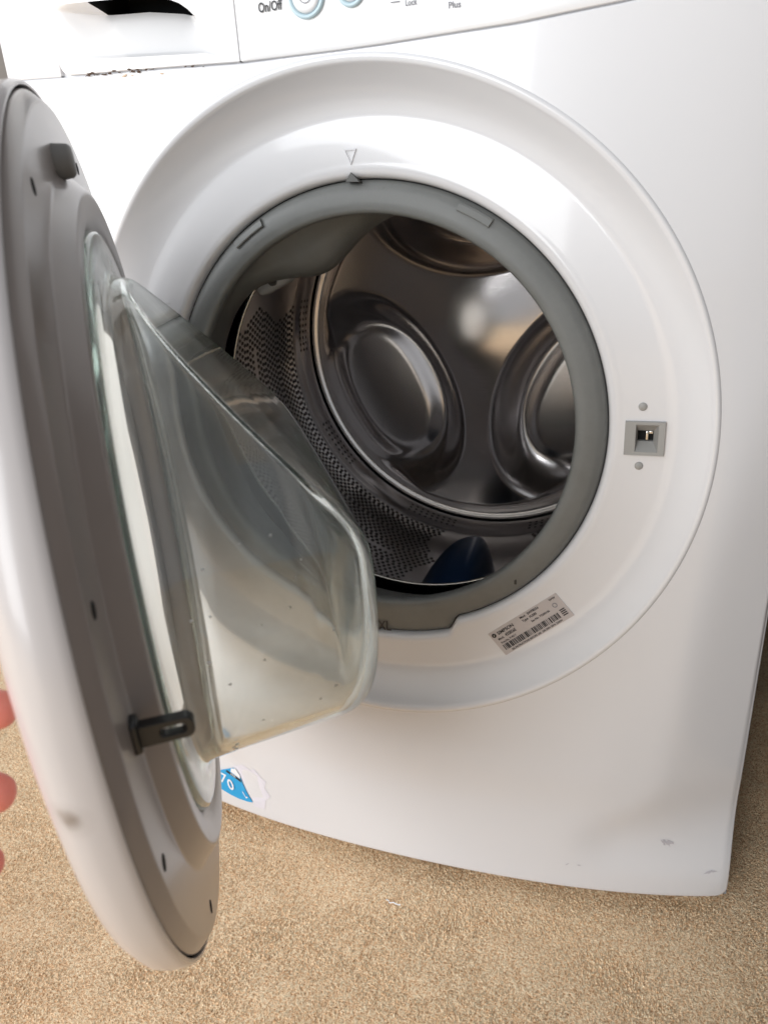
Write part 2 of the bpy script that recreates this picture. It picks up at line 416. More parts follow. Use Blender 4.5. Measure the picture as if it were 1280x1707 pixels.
# buttons
cp = bpy.data.objects['control_panel']
def button(x, z, r):
    y = float(front(x, z))
    prof = [(r, .002), (r, -.0022), (r-.0006, -.003), (r-.0018, -.003), (r-.0026, -.0022), (r-.0030, -.0006)]
    tt = np.linspace(0, 2*pi, 48, endpoint=False)
    V, Fc = loft([np.stack([x+q*np.cos(tt), 0*tt+y+d_, z+H+q*np.sin(tt)], -1) for q, d_ in prof]); o1 = mesh('button_ring', V, Fc, M_BLUERING, cp)
    prof = [(r-.003, .0), (r-.0032, -.0024), (r-.0042, -.0034), (r*.4, -.0030), (.0001, -.0026)]
    V, Fc = loft([np.stack([x+q*np.cos(tt), 0*tt+y+d_, z+H+q*np.sin(tt)], -1) for q, d_ in prof]); o2 = mesh('button', V, Fc, M_PANEL, cp)
button(-.0314, .3189, .0128); button(-.0002, .3182, .0092)
# power symbol on the first button
bm = bmesh.new(); tt = np.linspace(radians(125), radians(415), 20)
V = []; 
for t_ in tt:
    for q in (.0037, .0043): V.append((-.0314+q*cos(t_), float(front(-.0314, .3189))-.0036, .3189+H+q*sin(t_)))
Fc = [(2*k, 2*k+1, 2*k+3, 2*k+2) for k in range(19)]
b0 = len(V); yq = float(front(-.0314, .3189))-.0036
V += [(-.0317, yq, .3194+H), (-.0311, yq, .3194+H), (-.0311, yq, .3236+H), (-.0317, yq, .3236+H)]; Fc.append((b0, b0+1, b0+2, b0+3))
mesh('power_symbol', V, Fc, M_GPRINT, cp, smooth=False)
bm.free()
flat_text('lettering', 'On/Off', .0080, -.0672, .3140, .0, M_PRINT, cp, width=.0178)
flat_text('lettering', 'Lock', .0050, .0355, .3057, .0, M_GPRINT, cp, width=.0078)
flat_text('lettering', 'Plus', .0050, .0632, .3012, .0, M_GPRINT, cp, width=.0078)
for (x, z, l) in ((.0262, .3083, .006), (.0490, .3078, .006), (.0590, .3085, .004)):
    mesh('printed_dash', on_front([(x, z), (x+l, z), (x+l, z+.0007), (x, z+.0007)], .0012), [(0, 1, 2, 3)], M_GPRINT, cp, smooth=False)

# dirt along the drawer seam
V = []; Fc = []
for k in range(30):
    x = random.uniform(-.222, -.095) if k > 24 else random.uniform(-.222, -.170); z = float(seam(x))+random.uniform(-.0010, .0012)
    s_ = random.uniform(.0004, .0017); nn = 6; b0 = len(V); a0 = random.random()*6
    for q in range(nn):
        rr = s_*random.uniform(.5, 1.2); V.append((x+1.7*rr*cos(a0+q*2*pi/nn), float(front(x, z))-.0009, z+.55*rr*sin(a0+q*2*pi/nn)+H))
    Fc.append(tuple(range(b0, b0+nn)))
tag(mesh('dirt', V, Fc, M_DIRT, wm, smooth=False), kind='stuff')
V = []; Fc = []
for k in range(5):
    x = random.uniform(-.20, -.10); z = float(seam(x))-random.uniform(.0012, .003); s_ = random.uniform(.0004, .001); b0 = len(V)
    for q in range(6): V.append((x+2*s_*cos(q*pi/3), float(front(x, z))-.0007, z+.6*s_*sin(q*pi/3)+H))
    Fc.append(tuple(range(b0, b0+6)))
tag(mesh('rust_specks', V, Fc, M_ADH, wm, smooth=False), kind='stuff')

# ------------------------------------------------------------------ door surround (dished ring)
NT = 560; T = np.linspace(0, 2*pi, NT, endpoint=False)
def notch(t):                                   # widened bottom of the opening
    dgr = np.abs((np.degrees(t)+180+90) % 360-180)
    return .0105*sstep(21.5, 17.0, dgr)
def ring_pt(r, y, t, dz=0.):
    return np.stack([RX+r*np.cos(t), 0*t+y, RZ+dz+r*np.sin(t)+H], -1)
rr_in = RO+notch(T)
rings = []
for dr_, y in ((.0, .075), (.0, .036), (.0002, .032), (.0012, .0290), (.003, .0270), (.0052, .0262), (.0075, .0260), (.0095, .0262)):
    rings.append(ring_pt(rr_in+dr_, y, T))
nfl = 16; r1 = rr_in+.0095
for k in range(1, nfl+1):
    s = k/nfl; rings.append(ring_pt(r1*(1-s)+(RC-.004)*s, .0262+.0006*s, T))
xr = RX+R*np.cos(T); zr = RZ+R*np.sin(T); yF = front(xr, zr)
r0 = RC-.004; y0 = .0268
for s in np.linspace(0, 1, 22)[1:]:
    r_ = r0+(R-.0018-r0)*s
    # concave at the crease, convex at the rim
    q = s**1.9; q = .86*q+.14*s
    y = y0+(yF+.0006-y0)*q
    rings.append(ring_pt(r_, 0, T)); rings[-1][:, 1] = y
for dr_, dy in ((-.0010, -.0001), (.0003, -.0007), (.0016, -.0010), (.0026, -.0007), (.0040, .0001), (.0042, .003)):
    x_ = RX+(R+dr_)*np.cos(T); z_ = RZ+(R+dr_)*np.sin(T)
    rings.append(np.stack([x_, front(x_, z_)+dy, z_+H], -1))
V, Fc = loft(rings); V = np.array(V)
LX0, LX1, LZ0, LZ1 = .1885, .2060, .0115, .0315
keep = []
for f in Fc:
    c = V[list(f)].mean(0)
    if LX0 < c[0] < LX1 and LZ0 < c[2]-H < LZ1 and c[1] < .03: continue
    keep.append(f)
ring = mesh('door_surround', V, keep, M_RING, wm); fixn(ring)

# latch receptacle
def latch():
    x0, x1, z0, z1 = .1832, .2108, .0088, .0338; yo = .0238; yb = .0262
    ix0, ix1, iz0, iz1 = .1905, .2065, .0112, .0318       # pocket mouth
    bx0, bx1, bz0, bz1 = .1920, .2030, .0175, .0255       # pocket floor
    def rect(a, b_, c, d_, y, tw=0): return [(a, y, c+H), (b_, y, c+H), (b_, y, d_+H), (a, y, d_+H)]
    rg = [rect(x0-.0004, x1+.0004, z0-.0004, z1+.0004, .0275), rect(x0-.0002, x1+.0002, z0-.0002, z1+.0002, yo+.0004), rect(x0, x1, z0, z1, yo), rect(ix0, ix1, iz0, iz1, yo+.0001), rect(ix0+.0003, ix1-.0003, iz0+.0003, iz1-.0003, yo+.0006), rect(bx0, bx1, bz0, bz1, yo+.008), rect(bx0, bx1, bz0, bz1, yo+.012)]
    V, Fc = loft(rg); o = mesh('latch_receptacle', V, Fc, M_GREYP, wm, smooth=False); fixn(o)
    mesh('latch_slot', rect(bx0-.002, bx1+.002, bz0-.002, bz1+.002, yo+.0115), [(0, 1, 2, 3)], M_HOLE, o, smooth=False)
    bm = bmesh.new(); boxbm(bm, Vector((.1985, yo+.0105, .0215+H)), (.002, .004, .007), bev=.0004); boxbm(bm, Vector((.2012, yo+.009, .0245+H)), (.003, .004, .0022), bev=.0004)
    bmobj('latch_catch', bm, M_CHROME, o)
    for z in (.0448, -.0002):
        bm = bmesh.new(); bmesh.ops.create_uvsphere(bm, u_segments=20, v_segments=10, radius=.0031)
        for v in bm.verts: v.co = Vector((v.co.x+.1943, v.co.y*.4+.0262, v.co.z+z+H))
        sc = bmobj('screw', bm, M_GREYP, wm)
latch()

# embossed triangle and arrow
tri = [(-.0243, .2290), (-.0143, .2290), (-.0193, .2178)]; ctr = (-.0193, .2252)
inn = [(ctr[0]+(x-ctr[0])*.66, ctr[1]+(z-ctr[1])*.66) for x, z in tri]
V = [(x, .0262, z+H) for x, z in tri]+[(x, .0254, z+H) for x, z in [(ctr[0]+(a-ctr[0])*.9, ctr[1]+(b_-ctr[1])*.9) for a, b_ in tri]]+[(x, .0254, z+H) for x, z in [(ctr[0]+(a-ctr[0])*.74, ctr[1]+(b_-ctr[1])*.74) for a, b_ in tri]]+[(x, .0266, z+H) for x, z in inn]
Fc = [(a*3+i, a*3+(i+1) % 3, a*3+3+(i+1) % 3, a*3+3+i) for a in range(3) for i in range(3)]
o = mesh('embossed_triangle', V, Fc, M_RING, wm, smooth=False); fixn(o)
V = [(-.0235, .0235, .2074+H), (-.0130, .0235, .2068+H), (-.0195, .0245, .2134+H), (-.0235, .031, .2070+H), (-.0130, .031, .2064+H), (-.0195, .031, .2134+H)]
o = mesh('arrow_marker', V, [(0, 1, 2), (0, 3, 4, 1), (1, 4, 5, 2), (2, 5, 3, 0)], M_DGREY, wm, smooth=False); fixn(o)
# short moulding line at the left of the ring
box('moulding_line', (-.204, .0263, .1225+H), (.026, .0008, .0006), M_RING, wm, bev=.0002)

# ------------------------------------------------------------------ rating label
LP = np.array([.0802, -.1606]); e1 = np.array([.0554, .0463]); l1 = np.hypot(*e1); e1 /= l1; e2 = np.array([-e1[1], e1[0]])
LW, LHt = .0735, .0245
def lab(u_, v_, y): q = LP+e1*u_+e2*v_; return (q[0], y, q[1]+H)
YL = .0260
lb = mesh('rating_label', [lab(0, 0, YL), lab(LW, 0, YL), lab(LW, -LHt, YL), lab(0, -LHt, YL), lab(0, 0, YL+.0008), lab(LW, 0, YL+.0008), lab(LW, -LHt, YL+.0008), lab(0, -LHt, YL+.0008)], [(0, 1, 2, 3), (0, 4, 5, 1), (1, 5, 6, 2), (2, 6, 7, 3), (3, 7, 4, 0)], M_LABEL, wm, smooth=False); fixn(lb)
def lab_text(t_, size, u_, v_, squash=1.):
    V, Fc = text_geo(t_, size); mesh('lettering', [lab(u_+x*squash, v_+y, YL-.0003) for x, y, _ in V], Fc, M_PRINT, lb, smooth=False)
lab_text('SIMPSON', .0044, .0075, -.0055, .98)
lab_text('Mod.', .0030, .0045, -.0100); lab_text('45S856E', .0042, .0125, -.0100, .8); lab_text('Prod.No. 914517', .0026, .0045, -.0138, .9)
lab_text('Mod.  SWF8556', .0030, .0335, -.0035); lab_text('Type  FLE85', .0030, .0335, -.0070); lab_text('Ser.No. 73200136', .0026, .0400, -.0110)
lab_text('WW', .0030, .0645, -.0035); lab_text('SEE INSTRUCTIONS BEFORE USE  230-240V 50Hz 2200W', .0024, .0085, -.0235, .92)
V = []; Fc = []
def lrect(u0, v0, u1, v1):
    b0 = len(V); V.extend([lab(u0, v0, YL-.0003), lab(u1, v0, YL-.0003), lab(u1, v1, YL-.0003), lab(u0, v1, YL-.0003)]); Fc.append((b0, b0+1, b0+2, b0+3))
x = .004
while x < .063:
    w_ = random.choice([.0003, .0005, .0008, .0012]); lrect(x, -.0150, x+w_, -.0205); x += w_+random.choice([.0003, .0005, .0007, .0010])
for k in range(4): lrect(.066, -.0140-.0018*k, .071, -.0150-.0018*k)
mesh('barcode', V, Fc, M_PRINT, lb, smooth=False)
tt = np.linspace(0, 2*pi, 16, endpoint=False)
V = [lab(.0037+.0021*cos(a), -.0040+.0021*sin(a), YL-.0003) for a in tt]; mesh('round_emblem', V, [tuple(range(16))], M_PRINT, lb, smooth=False)
V = [lab(.0028+.0004*k, -.0040+(.0011 if k % 2 else -.0011), YL-.0005) for k in range(6)]
V = [lab(.0028, -.0048, YL-.0005), lab(.0034, -.0048, YL-.0005), lab(.0047, -.0032, YL-.0005), lab(.0041, -.0032, YL-.0005)]; mesh('emblem_slash', V, [(0, 1, 2, 3)], M_LABEL, lb, smooth=False)
V = [lab(.0660+.0022*cos(a), -.0085+.0022*sin(a), YL-.0003) for a in tt]+[lab(.0660+.0015*cos(a), -.0085+.0015*sin(a), YL-.0003) for a in tt]
mesh('approval_mark', V, [(i, (i+1) % 16, 16+(i+1) % 16, 16+i) for i in range(16)], M_GPRINT, lb, smooth=False)

# ------------------------------------------------------------------ rubber gasket
def droop(t):
    d_ = (np.degrees(t)-113+180) % 360-180
    return np.exp(-(d_/21.)**2)
D = droop(T)
prof = [(.1868, .052, 0, 0), (.1853, .040, 0, 1), (.1845, .0325, 0, 1), (.1820, .0292, 0, .8), (.1770, .0272, 0, .4), (.1700, .0258, 0, .1), (.1650, .0255, 0, 0), (.1625, .0268, 0, 0), (.1612, .0300, 0, 0),
        (.1615, .0350, 0, 0), (.1645, .0400, -.002, 0), (.1690, .0440, -.003, 0), (.1725, .0500, -.004, 0), (.1745, .0560, -.006, 0), (.1755, .0640, -.008, 0), (.1765, .0720, -.009, 0), (.1775, .0800, -.010, 0), (.1785, .0880, -.010, 0), (.1810, .0960, -.010, 0), (.1900, .1020, -.010, 0)]
dro = [0]*10+[.0, .0, .006, .022, .033, .0385, .0405, .037, .020, 0]
rings = []
for (r_, y, dz, nf), dd in zip(prof, dro):
    wob = .0006*np.sin(T*3+1.3)+.0005*np.sin(T*7+y*60)
    rings.append(ring_pt(r_+notch(T)*nf+(wob if y > .04 else 0)-dd*1.0*D, y, T, dz))
V, Fc = loft(rings); gk = mesh('door_gasket', V, Fc, M_RUBBER, wm); fixn(gk)
# dark crevice ring behind the gasket rim
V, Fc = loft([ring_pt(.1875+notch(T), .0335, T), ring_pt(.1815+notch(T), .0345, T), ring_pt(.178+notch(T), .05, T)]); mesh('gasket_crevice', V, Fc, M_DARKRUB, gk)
# retaining lugs
for a0, a1 in ((radians(117.5), radians(127)), (radians(57), radians(65.5))):
    tt = np.linspace(a0, a1, 14); rg = []
    for t_ in tt:
        row = [(.1762, .0275), (.1764, .0254), (.1772, .0250), (.1812, .0262), (.1826, .0278), (.1828, .0310)]
        rg.append([(RX+q*cos(t_), y, RZ+q*sin(t_)+H) for q, y in row])
    V, Fc = loft(rg, closed=False); o = mesh('retaining_lug', V, Fc+[tuple(range(6)), tuple(13*6+i for i in range(6))[::-1]], M_RUBBER, gk); fixn(o); sharp(o, 30)
box('gasket_nick', (RX+.176*cos(radians(-48)), .0272, RZ+.176*sin(radians(-48))+H), (.002, .001, .005), M_DARKRUB, gk, bev=.0003)
flat_text('lettering', 'XXL', .0135, -.0285, -.1705, .02, M_PRINT, gk, yplane=.0268, squash=.75)

# ------------------------------------------------------------------ drum
dcx, dcz = RX, RZ-.010
YB = .455; RB_ = .256
def drum_pt(r, y, t): return np.stack([dcx+r*np.cos(t), 0*t+y, dcz+r*np.sin(t)+H], -1)
NTd = 300; Td = np.linspace(0, 2*pi, NTd, endpoint=False)
dprof = [(.197, .128), (.1875, .124), (.1848, .120), (.1838, .1225), (.1848, .126), (.190, .130), (.205, .139), (.225, .148), (.238, .156), (.244, .166), (.246, .18), (.2475, .24), (.249, .30), (.251, .36), (.2525, .405), (.2535, .412), (.2560, .416), (.2560, .421), (.2535, .424), (.2520, .432), (.2505, .442), (.2480, .450)]
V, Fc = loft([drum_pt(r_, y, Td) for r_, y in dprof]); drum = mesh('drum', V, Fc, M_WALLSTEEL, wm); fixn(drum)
V, Fc = loft([drum_pt(.1835+.0017*cos(q), .1215+.0017*sin(q), Td) for q in np.linspace(0, 2*pi, 9)]); fixn(mesh('drum_lip', V, Fc, M_CHROME, drum))
# rear plate relief
HUB = np.array([-.004, .030])
def rear(px, pz):
    """protrusion towards the viewer at local coordinates relative to the drum axis"""
    rho = np.hypot(px, pz)
    p = .046+.012*np.exp(-((px-HUB[0])**2+(pz-HUB[1])**2)/.070**2)
    for k, (ang, rad_) in enumerate(((206, .134), (334, .134), (90, .186))):
        a = radians(ang); cx_, cz_ = HUB[0]*.3+rad_*cos(a), rad_*sin(a)
        dx, dz = px-cx_, pz-cz_; rl = dx*cos(a)+dz*sin(a); tl = -dx*sin(a)+dz*cos(a)
        eo = np.sqrt((rl/np.where(rl > 0, .17, .082))**2+(np.abs(tl)/.126)**2); ei = (np.abs((rl-.010)/.064)**2.2+np.abs((tl+.004)/.114)**2.2)**(1/2.2)
        p = p*(1-sstep(1.16, .70, eo))
        if k == 2: p = p-.050*np.clip(1-eo, 0, 1)
        if k < 2: p = p+.014*sstep(1.10, .66, ei)*(.35+.65*sstep(-.09, .05, rl))
    edge = sstep(.229, .206, rho)
    return p*edge+.003*np.exp(-((rho-.243)/.004)**2)
rs = np.concatenate([np.linspace(.0005, .2, 90), np.linspace(.202, .2485, 30)]); rings = []
for r_ in rs[::-1]:
    px, pz = r_*np.cos(Td), r_*np.sin(Td)
    rings.append(np.stack([dcx+px, YB-rear(px, pz), dcz+pz+H], -1))
V, Fc = loft(rings, cap1=True); rp = mesh('drum_rear_plate', V, Fc, M_STEEL, drum); fixn(rp)
# perforations: dimpled holes in the drum wall
V = []; Fc = []; mi = []
LIFT = -87.
def wall_r(y): return float(np.interp(y, [p[1] for p in dprof[9:16]], [p[0] for p in dprof[9:16]]))
nrow = 0; y = .180; pitch = .0075
while y < .402:
    r_ = wall_r(y); n_ = int(2*pi*r_/.0078)
    for k in range(n_):
        a = (k+.5*(nrow % 2))*2*pi/n_; dg_ = (math.degrees(a)-LIFT+60) % 120-60       # lifters every 120 degrees
        if abs(dg_) < 10+6*abs(sin((y-.18)*26)): continue
        if .285 < y < .296 and abs(dg_) < 46 and abs(dg_) > 22: continue
        ax = (cos(a), sin(a)); b0 = len(V); q = 8
        for rad_, lift in ((.0030, .00005), (.0024, .0006), (.0019, .0002), (.0018, -.0008)):
            for j in range(q):
                c_, s_ = cos(j*2*pi/q)*rad_, sin(j*2*pi/q)*rad_
                rr_ = r_-lift
                V.append((dcx+rr_*ax[0]-ax[1]*c_, y+s_, dcz+rr_*ax[1]+ax[0]*c_+H))
        # (outside radius so the cup bottom is pushed into the wall; the wall is hidden by the black cap just above it)
        for rg_ in range(2):
            for j in range(q): Fc.append((b0+rg_*q+j, b0+rg_*q+(j+1) % q, b0+(rg_+1)*q+(j+1) % q, b0+(rg_+1)*q+j)); mi.append(0)
        Fc.append(tuple(b0+2*q+j for j in range(q))); mi.append(1)
    y += pitch*.87; nrow += 1
# rear flange holes
for y in (.4285, .4355, .4425):
    r_ = float(np.interp(y, [.424, .432, .442, .45], [.2535, .2520, .2505, .248])); n_ = 190
    for k in range(n_):
        a = (k+.5*(int(y*1e4) % 2))*2*pi/n_; dg_ = (math.degrees(a)-LIFT) % 40-20
        if abs(dg_) > 9: continue
        b0 = len(V); ax = (cos(a), sin(a))
        for j in range(8):
            c_, s_ = cos(j*pi/4)*.0021, sin(j*pi/4)*.0021; V.append((dcx+(r_-.0003)*ax[0]-ax[1]*c_, y+s_, dcz+(r_-.0003)*ax[1]+ax[0]*c_+H))
        Fc.append(tuple(range(b0, b0+8))); mi.append(1)
o = mesh('drum_perforation', V, Fc, None, drum, smooth=False, mats=[M_WALLSTEEL, M_HOLE], midx=mi); tag(o, kind='stuff')
# lifter paddles
def lifter(angle, m):
    a = radians(angle); er = np.array([cos(a), sin(a)]); et = np.array([-sin(a), cos(a)])
    ys = np.linspace(.140, .335, 44); rg = []
    for y in ys:
        s = (y-.140)/.195
        h_ = .052*(math.sin(pi/2*min(1, s/.70))**.85)*(1 if s < .70 else max(0, 1-((s-.70)/.30)**1.6))+.001
        wd = .050*(min(1, s/.30)**.5)*(1 if s < .6 else math.sqrt(max(0, 1-((s-.6)/.4)**2)))+.0008
        r_ = float(np.interp(y, [.139, .148, .156, .166, .18, .34], [.205, .225, .238, .244, .246, .2505]))
        row = [(-wd*.75, -.004), (-wd*.70, h_*.35), (-wd*.58, h_*.80), (-wd*.48, h_*.96), (-wd*.36, h_), (-wd*.18, h_*.985), (wd*.05, h_*.93), (wd*.32, h_*.77), (wd*.62, h_*.48), (wd*.85, h_*.16), (wd*.95, -.004)]
        rg.append([(dcx+(r_-hh)*er[0]-ww*et[0], y, dcz+(r_-hh)*er[1]-ww*et[1]+H) for ww, hh in row])
    V, Fc = loft(rg, closed=False); o = mesh('drum_lifter', V, Fc, m, drum); fixn(o)
    sb = o.modifiers.new('s', 'SUBSURF'); sb.levels = sb.render_levels = 1; return o
lf = lifter(LIFT, M_NAVY); lf['label'] = 'navy blue paddle at the bottom of the steel drum'
# dark tub behind the drum lip and around the drum
V, Fc = loft([ring_pt(.186, .104, T, -.01), ring_pt(.215, .112, T, -.01), ring_pt(.268, .12, T, -.01), ring_pt(.272, .50, T, -.01), ring_pt(.001, .505, T, -.01)]); mesh('tub', V, Fc, M_BODY, wm)
# pale spray nozzle hanging at the upper left of the drum mouth
bm = bmesh.new(); rot = Matrix.Rotation(radians(35), 3, 'Y')
boxbm(bm, Vector((-.1480, .140, .1290+H)), (.040, .020, .016), Matrix.Rotation(radians(-24), 3, 'Y'), .006)
nz = bmobj('spray_nozzle', bm, mat('pale_plastic', (.50, .52, .54), .4), wm)
bm = bmesh.new(); bmesh.ops.create_cone(bm, cap_ends=True, segments=20, radius1=.0042, radius2=.0042, depth=.004, matrix=Matrix.Translation((-.1460, .1300, .1290+H)) @ Matrix.Rotation(pi/2, 4, 'X')); bmobj('nozzle_hole', bm, M_DGREY, nz)

# ------------------------------------------------------------------ torn energy sticker, scrapes
st = mesh('sticker_remnant', on_front([(-.243, -.3905), (-.2300, -.3800), (-.2106, -.3700), (-.1965, -.3630), (-.1890, -.3700), (-.1850, -.3800), (-.1800, -.3900), (-.1745, -.3990), (-.1800, -.4005), (-.1930, -.4010), (-.2050, -.3995), (-.2200, -.3960), (-.2420, -.3960)], .0010), [tuple(range(13))], M_BLUEP, wm, smooth=False)
mesh('paper_residue', on_front([(-.1985, -.3610), (-.192, -.3590), (-.183, -.3530), (-.172, -.3560), (-.166, -.3520), (-.158, -.3610), (-.153, -.3640), (-.1560, -.3740), (-.1500, -.3830), (-.1570, -.3910), (-.1600, -.4040), (-.1745, -.4050), (-.1740, -.3990), (-.1800, -.3890), (-.1860, -.3740), (-.1930, -.3640)], .0003), [tuple(range(16))], M_PAPER, wm, smooth=False)
flat_text('lettering', '7', .0165, -.2165, -.3860, -.12, M_WPRINT, st, off=.0016, squash=.9)
flat_text('lettering', '0', .0175, -.2045, -.3925, .32, M_WPRINT, st, off=.0016, squash=.95)
flat_text('lettering', 'L', .0120, -.1830, -.3960, .55, M_WPRINT, st, off=.0016, squash=.6)
mesh('black_band', on_front([(-.2060, -.3688), (-.1880, -.3745), (-.1870, -.3775), (-.2080, -.3712)], .0015), [(0, 1, 2, 3)], M_PRINT, st, smooth=False)
flat_text('lettering', 'kWh', .0034, -.2010, -.3722, -.30, M_WPRINT, st, off=.0020)
mesh('white_strip', on_front([(-.2000, -.3648), (-.1935, -.3625), (-.1880, -.3695), (-.1885, -.3735), (-.2010, -.3693)], .0014), [(0, 1, 2, 3, 4)], M_WPRINT, st, smooth=False)
V = []; Fc = []
def scrape(x, z, n_, sx, sz, ang, s0):
    for k in range(n_):
        px, pz = x+random.gauss(0, sx), z+random.gauss(0, sz); b0 = len(V); l_, t_ = s0*random.uniform(.5, 2), s0*.3*random.uniform(.5, 1.5); a = ang+random.gauss(0, .5)
        for du, dv in ((-l_, 0), (0, -t_), (l_, 0), (0, t_)):
            qx, qz = px+du*cos(a)-dv*sin(a), pz+du*sin(a)+dv*cos(a); V.append((qx, float(front(qx, qz))-.0005, qz+H))
        Fc.append((b0, b0+1, b0+2, b0+3))
scrape(.2435, -.3580, 16, .0035, .0012, -.3, .0022); scrape(.2800, -.3870, 4, .002, .0003, .15, .003); scrape(.165, -.388, 2, .006, .0004, .1, .0022)
o = mesh('scrape', V, Fc, M_SCRAPE, wm, smooth=False); tag(o, kind='stuff')

# ------------------------------------------------------------------ the open door (own frame: a along the door, v up, n inner normal)
HX, HY, TH_, RD, TIL, DCZ = -.2383, .0284, .9922, .2473, -.0520, .0094
u_ = np.array([cos(TH_), -sin(TH_), 0]); n0 = np.array([sin(TH_), cos(TH_), 0]); z0_ = np.array([0, 0, 1.])
v_ = cos(TIL)*z0_+sin(TIL)*n0; n_ = cos(TIL)*n0-sin(TIL)*z0_
C = np.array([HX, HY, DCZ+H])+u_*RD
DM = Matrix(((u_[0], v_[0], n_[0], C[0]), (u_[1], v_[1], n_[1], C[1]), (u_[2], v_[2], n_[2], C[2]), (0, 0, 0, 1)))
def rev(name, prof, m, parent, n=220, smooth=True, cap=False, zsc=1.):
    t_ = np.linspace(0, 2*pi, n, endpoint=False)
    V, Fc = loft([np.stack([q*np.cos(t_), zsc*q*np.sin(t_), 0*t_+h_], -1) for q, h_ in prof], cap1=cap)
    o = mesh(name, V, Fc, m, parent, smooth); fixn(o); sharp(o, 50); return o
# parts at thing > part > sub-part: door is the outer shell itself
door = rev('door', [(.150, -.021), (.176, -.029), (.205, -.0275), (.226, -.0240), (.240, -.0185), (.2462, -.012), (.2480, -.006), (.2482, .0000), (.2478, .0026), (.2468, .0040), (.2455, .0040), (.2448, .0016), (.2440, -.010), (.20, -.015), (.155, -.019), (.150, -.024)], M_SHELL, wm)
door.matrix_world = DM
liner = rev('door_liner', [(.2438, -.010), (.2438, .0034), (.2434, .0042), (.2430, .0046), (.2384, .0092), (.2380, .0093), (.2374, .0095), (.2366, .0096), (.2070, .0098), (.2058, .0099), (.2048, .0103), (.2040, .0110), (.1960, .0185), (.1952, .0191), (.1940, .0194), (.1925, .0194), (.1840, .0188), (.1790, .0170), (.1740, .0130), (.1700, .0040), (.1690, -.012), (.1690, -.018)], M_LINER, door)
rev('door_gap_shade', [(.2456, .0010), (.2446, .0028), (.2438, .0005)], M_HOLE, door)  # black strip stands in for the shade in the shell-liner gap
pane = rev('outer_window', [(.1700, -.028), (.1600, -.0305), (.1200, -.034), (.0600, -.036), (.001, -.0365)], M_PANE, door, cap=True)

# glass bowl
def smin(a, b_, k): 
    h_ = np.clip(.5+.5*(b_-a)/k, 0, 1); return b_*(1-h_)+a*h_-k*h_*(1-h_)
def bowl(prof, off):
    t_ = np.linspace(0, 2*pi, 260, endpoint=False); rg = []
    for q, h_ in prof:
        x, z = q*np.cos(t_), q*np.sin(t_)
        fac = .0212+.009*np.log1p(np.exp(np.clip((.154-z)*.80/.009, -40, 40)))-off      # slanted upper facet
        hh = np.where(h_ > .0205-off*.5, smin(0*t_+h_, fac, .015), h_)
        rg.append(np.stack([x, z, hh], -1))
    return rg
po = [(.176, .0150), (.1745, .0188), (.170, .0198), (.160, .0190), (.1535, .0200), (.1500, .0240), (.1488, .032)]
for k in range(1, 15): po.append((.1488-.0060*k/14, .032+.070*k/14))
for a in np.linspace(0, pi/2, 16)[1:]: po.append((.1428-.027*(1-cos(a)), .102+.027*sin(a)))
for k in np.linspace(1, 0, 26)[1:]: po.append((max(.1158*k, .0004), .129+.001*(1-k)))
pi_ = [(.0004, .1240)]
for k in np.linspace(0, 1, 26)[1:]: pi_.append((.1150*k, .1240-.001*k))
for a in np.linspace(pi/2, 0, 16)[1:]: pi_.append((.1150+.0225*cos(a), .1005+.0225*sin(a)))
for k in range(1, 15): pi_.append((.1375+.0065*k/14, .1005-.0705*k/14))
pi_ += [(.1445, .020), (.149, .0150), (.158, .0125), (.170, .0120), (.1755, .0125)]
rg = bowl(po, 0.)+bowl(pi_, .0045); rg.append(rg[0])
V, Fc = loft(rg); gb = mesh('glass_bowl', V, Fc, M_GLASS, door); fixn(gb)

V = []; Fc = []
for k in range(26):
    t_ = random.uniform(-1.15, .25); h_ = random.uniform(.035, .108); q = .1488-.0075*(h_-.032)/.077
    x_, z_ = q*cos(t_), q*sin(t_)
    if .0212+(.152-z_)*.76 < h_+.004: continue
    r_ = random.choice([.0005, .0007, .0009, .0012]); b0 = len(V)
    for i in range(5):
        for j in range(8): V.append((x_+r_*.6*cos(i*pi/8)*cos(t_)+r_*sin(i*pi/8)*cos(j*pi/4)*-sin(t_), z_+r_*.6*cos(i*pi/8)*sin(t_)+r_*sin(i*pi/8)*cos(j*pi/4)*cos(t_), h_+r_*sin(i*pi/8)*sin(j*pi/4)))
    for i in range(4):
        for j in range(8): Fc.append((b0+i*8+j, b0+i*8+(j+1) % 8, b0+i*8+8+(j+1) % 8, b0+i*8+8+j))
tag(mesh('water_drop', V, Fc, M_WPRINT, door), kind='stuff')
# latch hook: a loop standing on the liner
def hook():
    a0, v0 = .2135, -.0055; hw = .0047; L0, L1 = .006, .0335; th = .0028
    def outline(w2, s0, s1, r_):
        pts = []
        for cx_, cy_, st_ in ((s1-r_, w2-r_, 0), (s0+r_, w2-r_, 90), (s0+r_, -w2+r_, 180), (s1-r_, -w2+r_, 270)):
            for q in np.linspace(0, 90, 5): pts.append((cx_+r_*cos(radians(st_+q)), cy_+r_*sin(radians(st_+q))))
        return pts
    o_ = outline(hw, L0, L1, .0035); i_ = outline(hw-.0026, L0+.0145, L1-.0034, .0018); n = len(o_)
    V = []
    for pts in (o_, i_):
        for sgn in (-1, 1): V += [(a0+sgn*th, v0+q, s) for s, q in pts]
    Fc = []
    for i in range(n):
        j = (i+1) % n
        Fc += [(i, j, n+j, n+i), (2*n+i, 3*n+i, 3*n+j, 2*n+j), (i, 2*n+i, 2*n+j, j), (n+i, n+j, 3*n+j, 3*n+i)]
    o = mesh('latch_hook', V, Fc, M_BLACK, door); fixn(o); sharp(o, 35)
    md = o.modifiers.new('b', 'BEVEL'); md.width = .0006; md.segments = 2; md.limit_method = 'ANGLE'
hook()
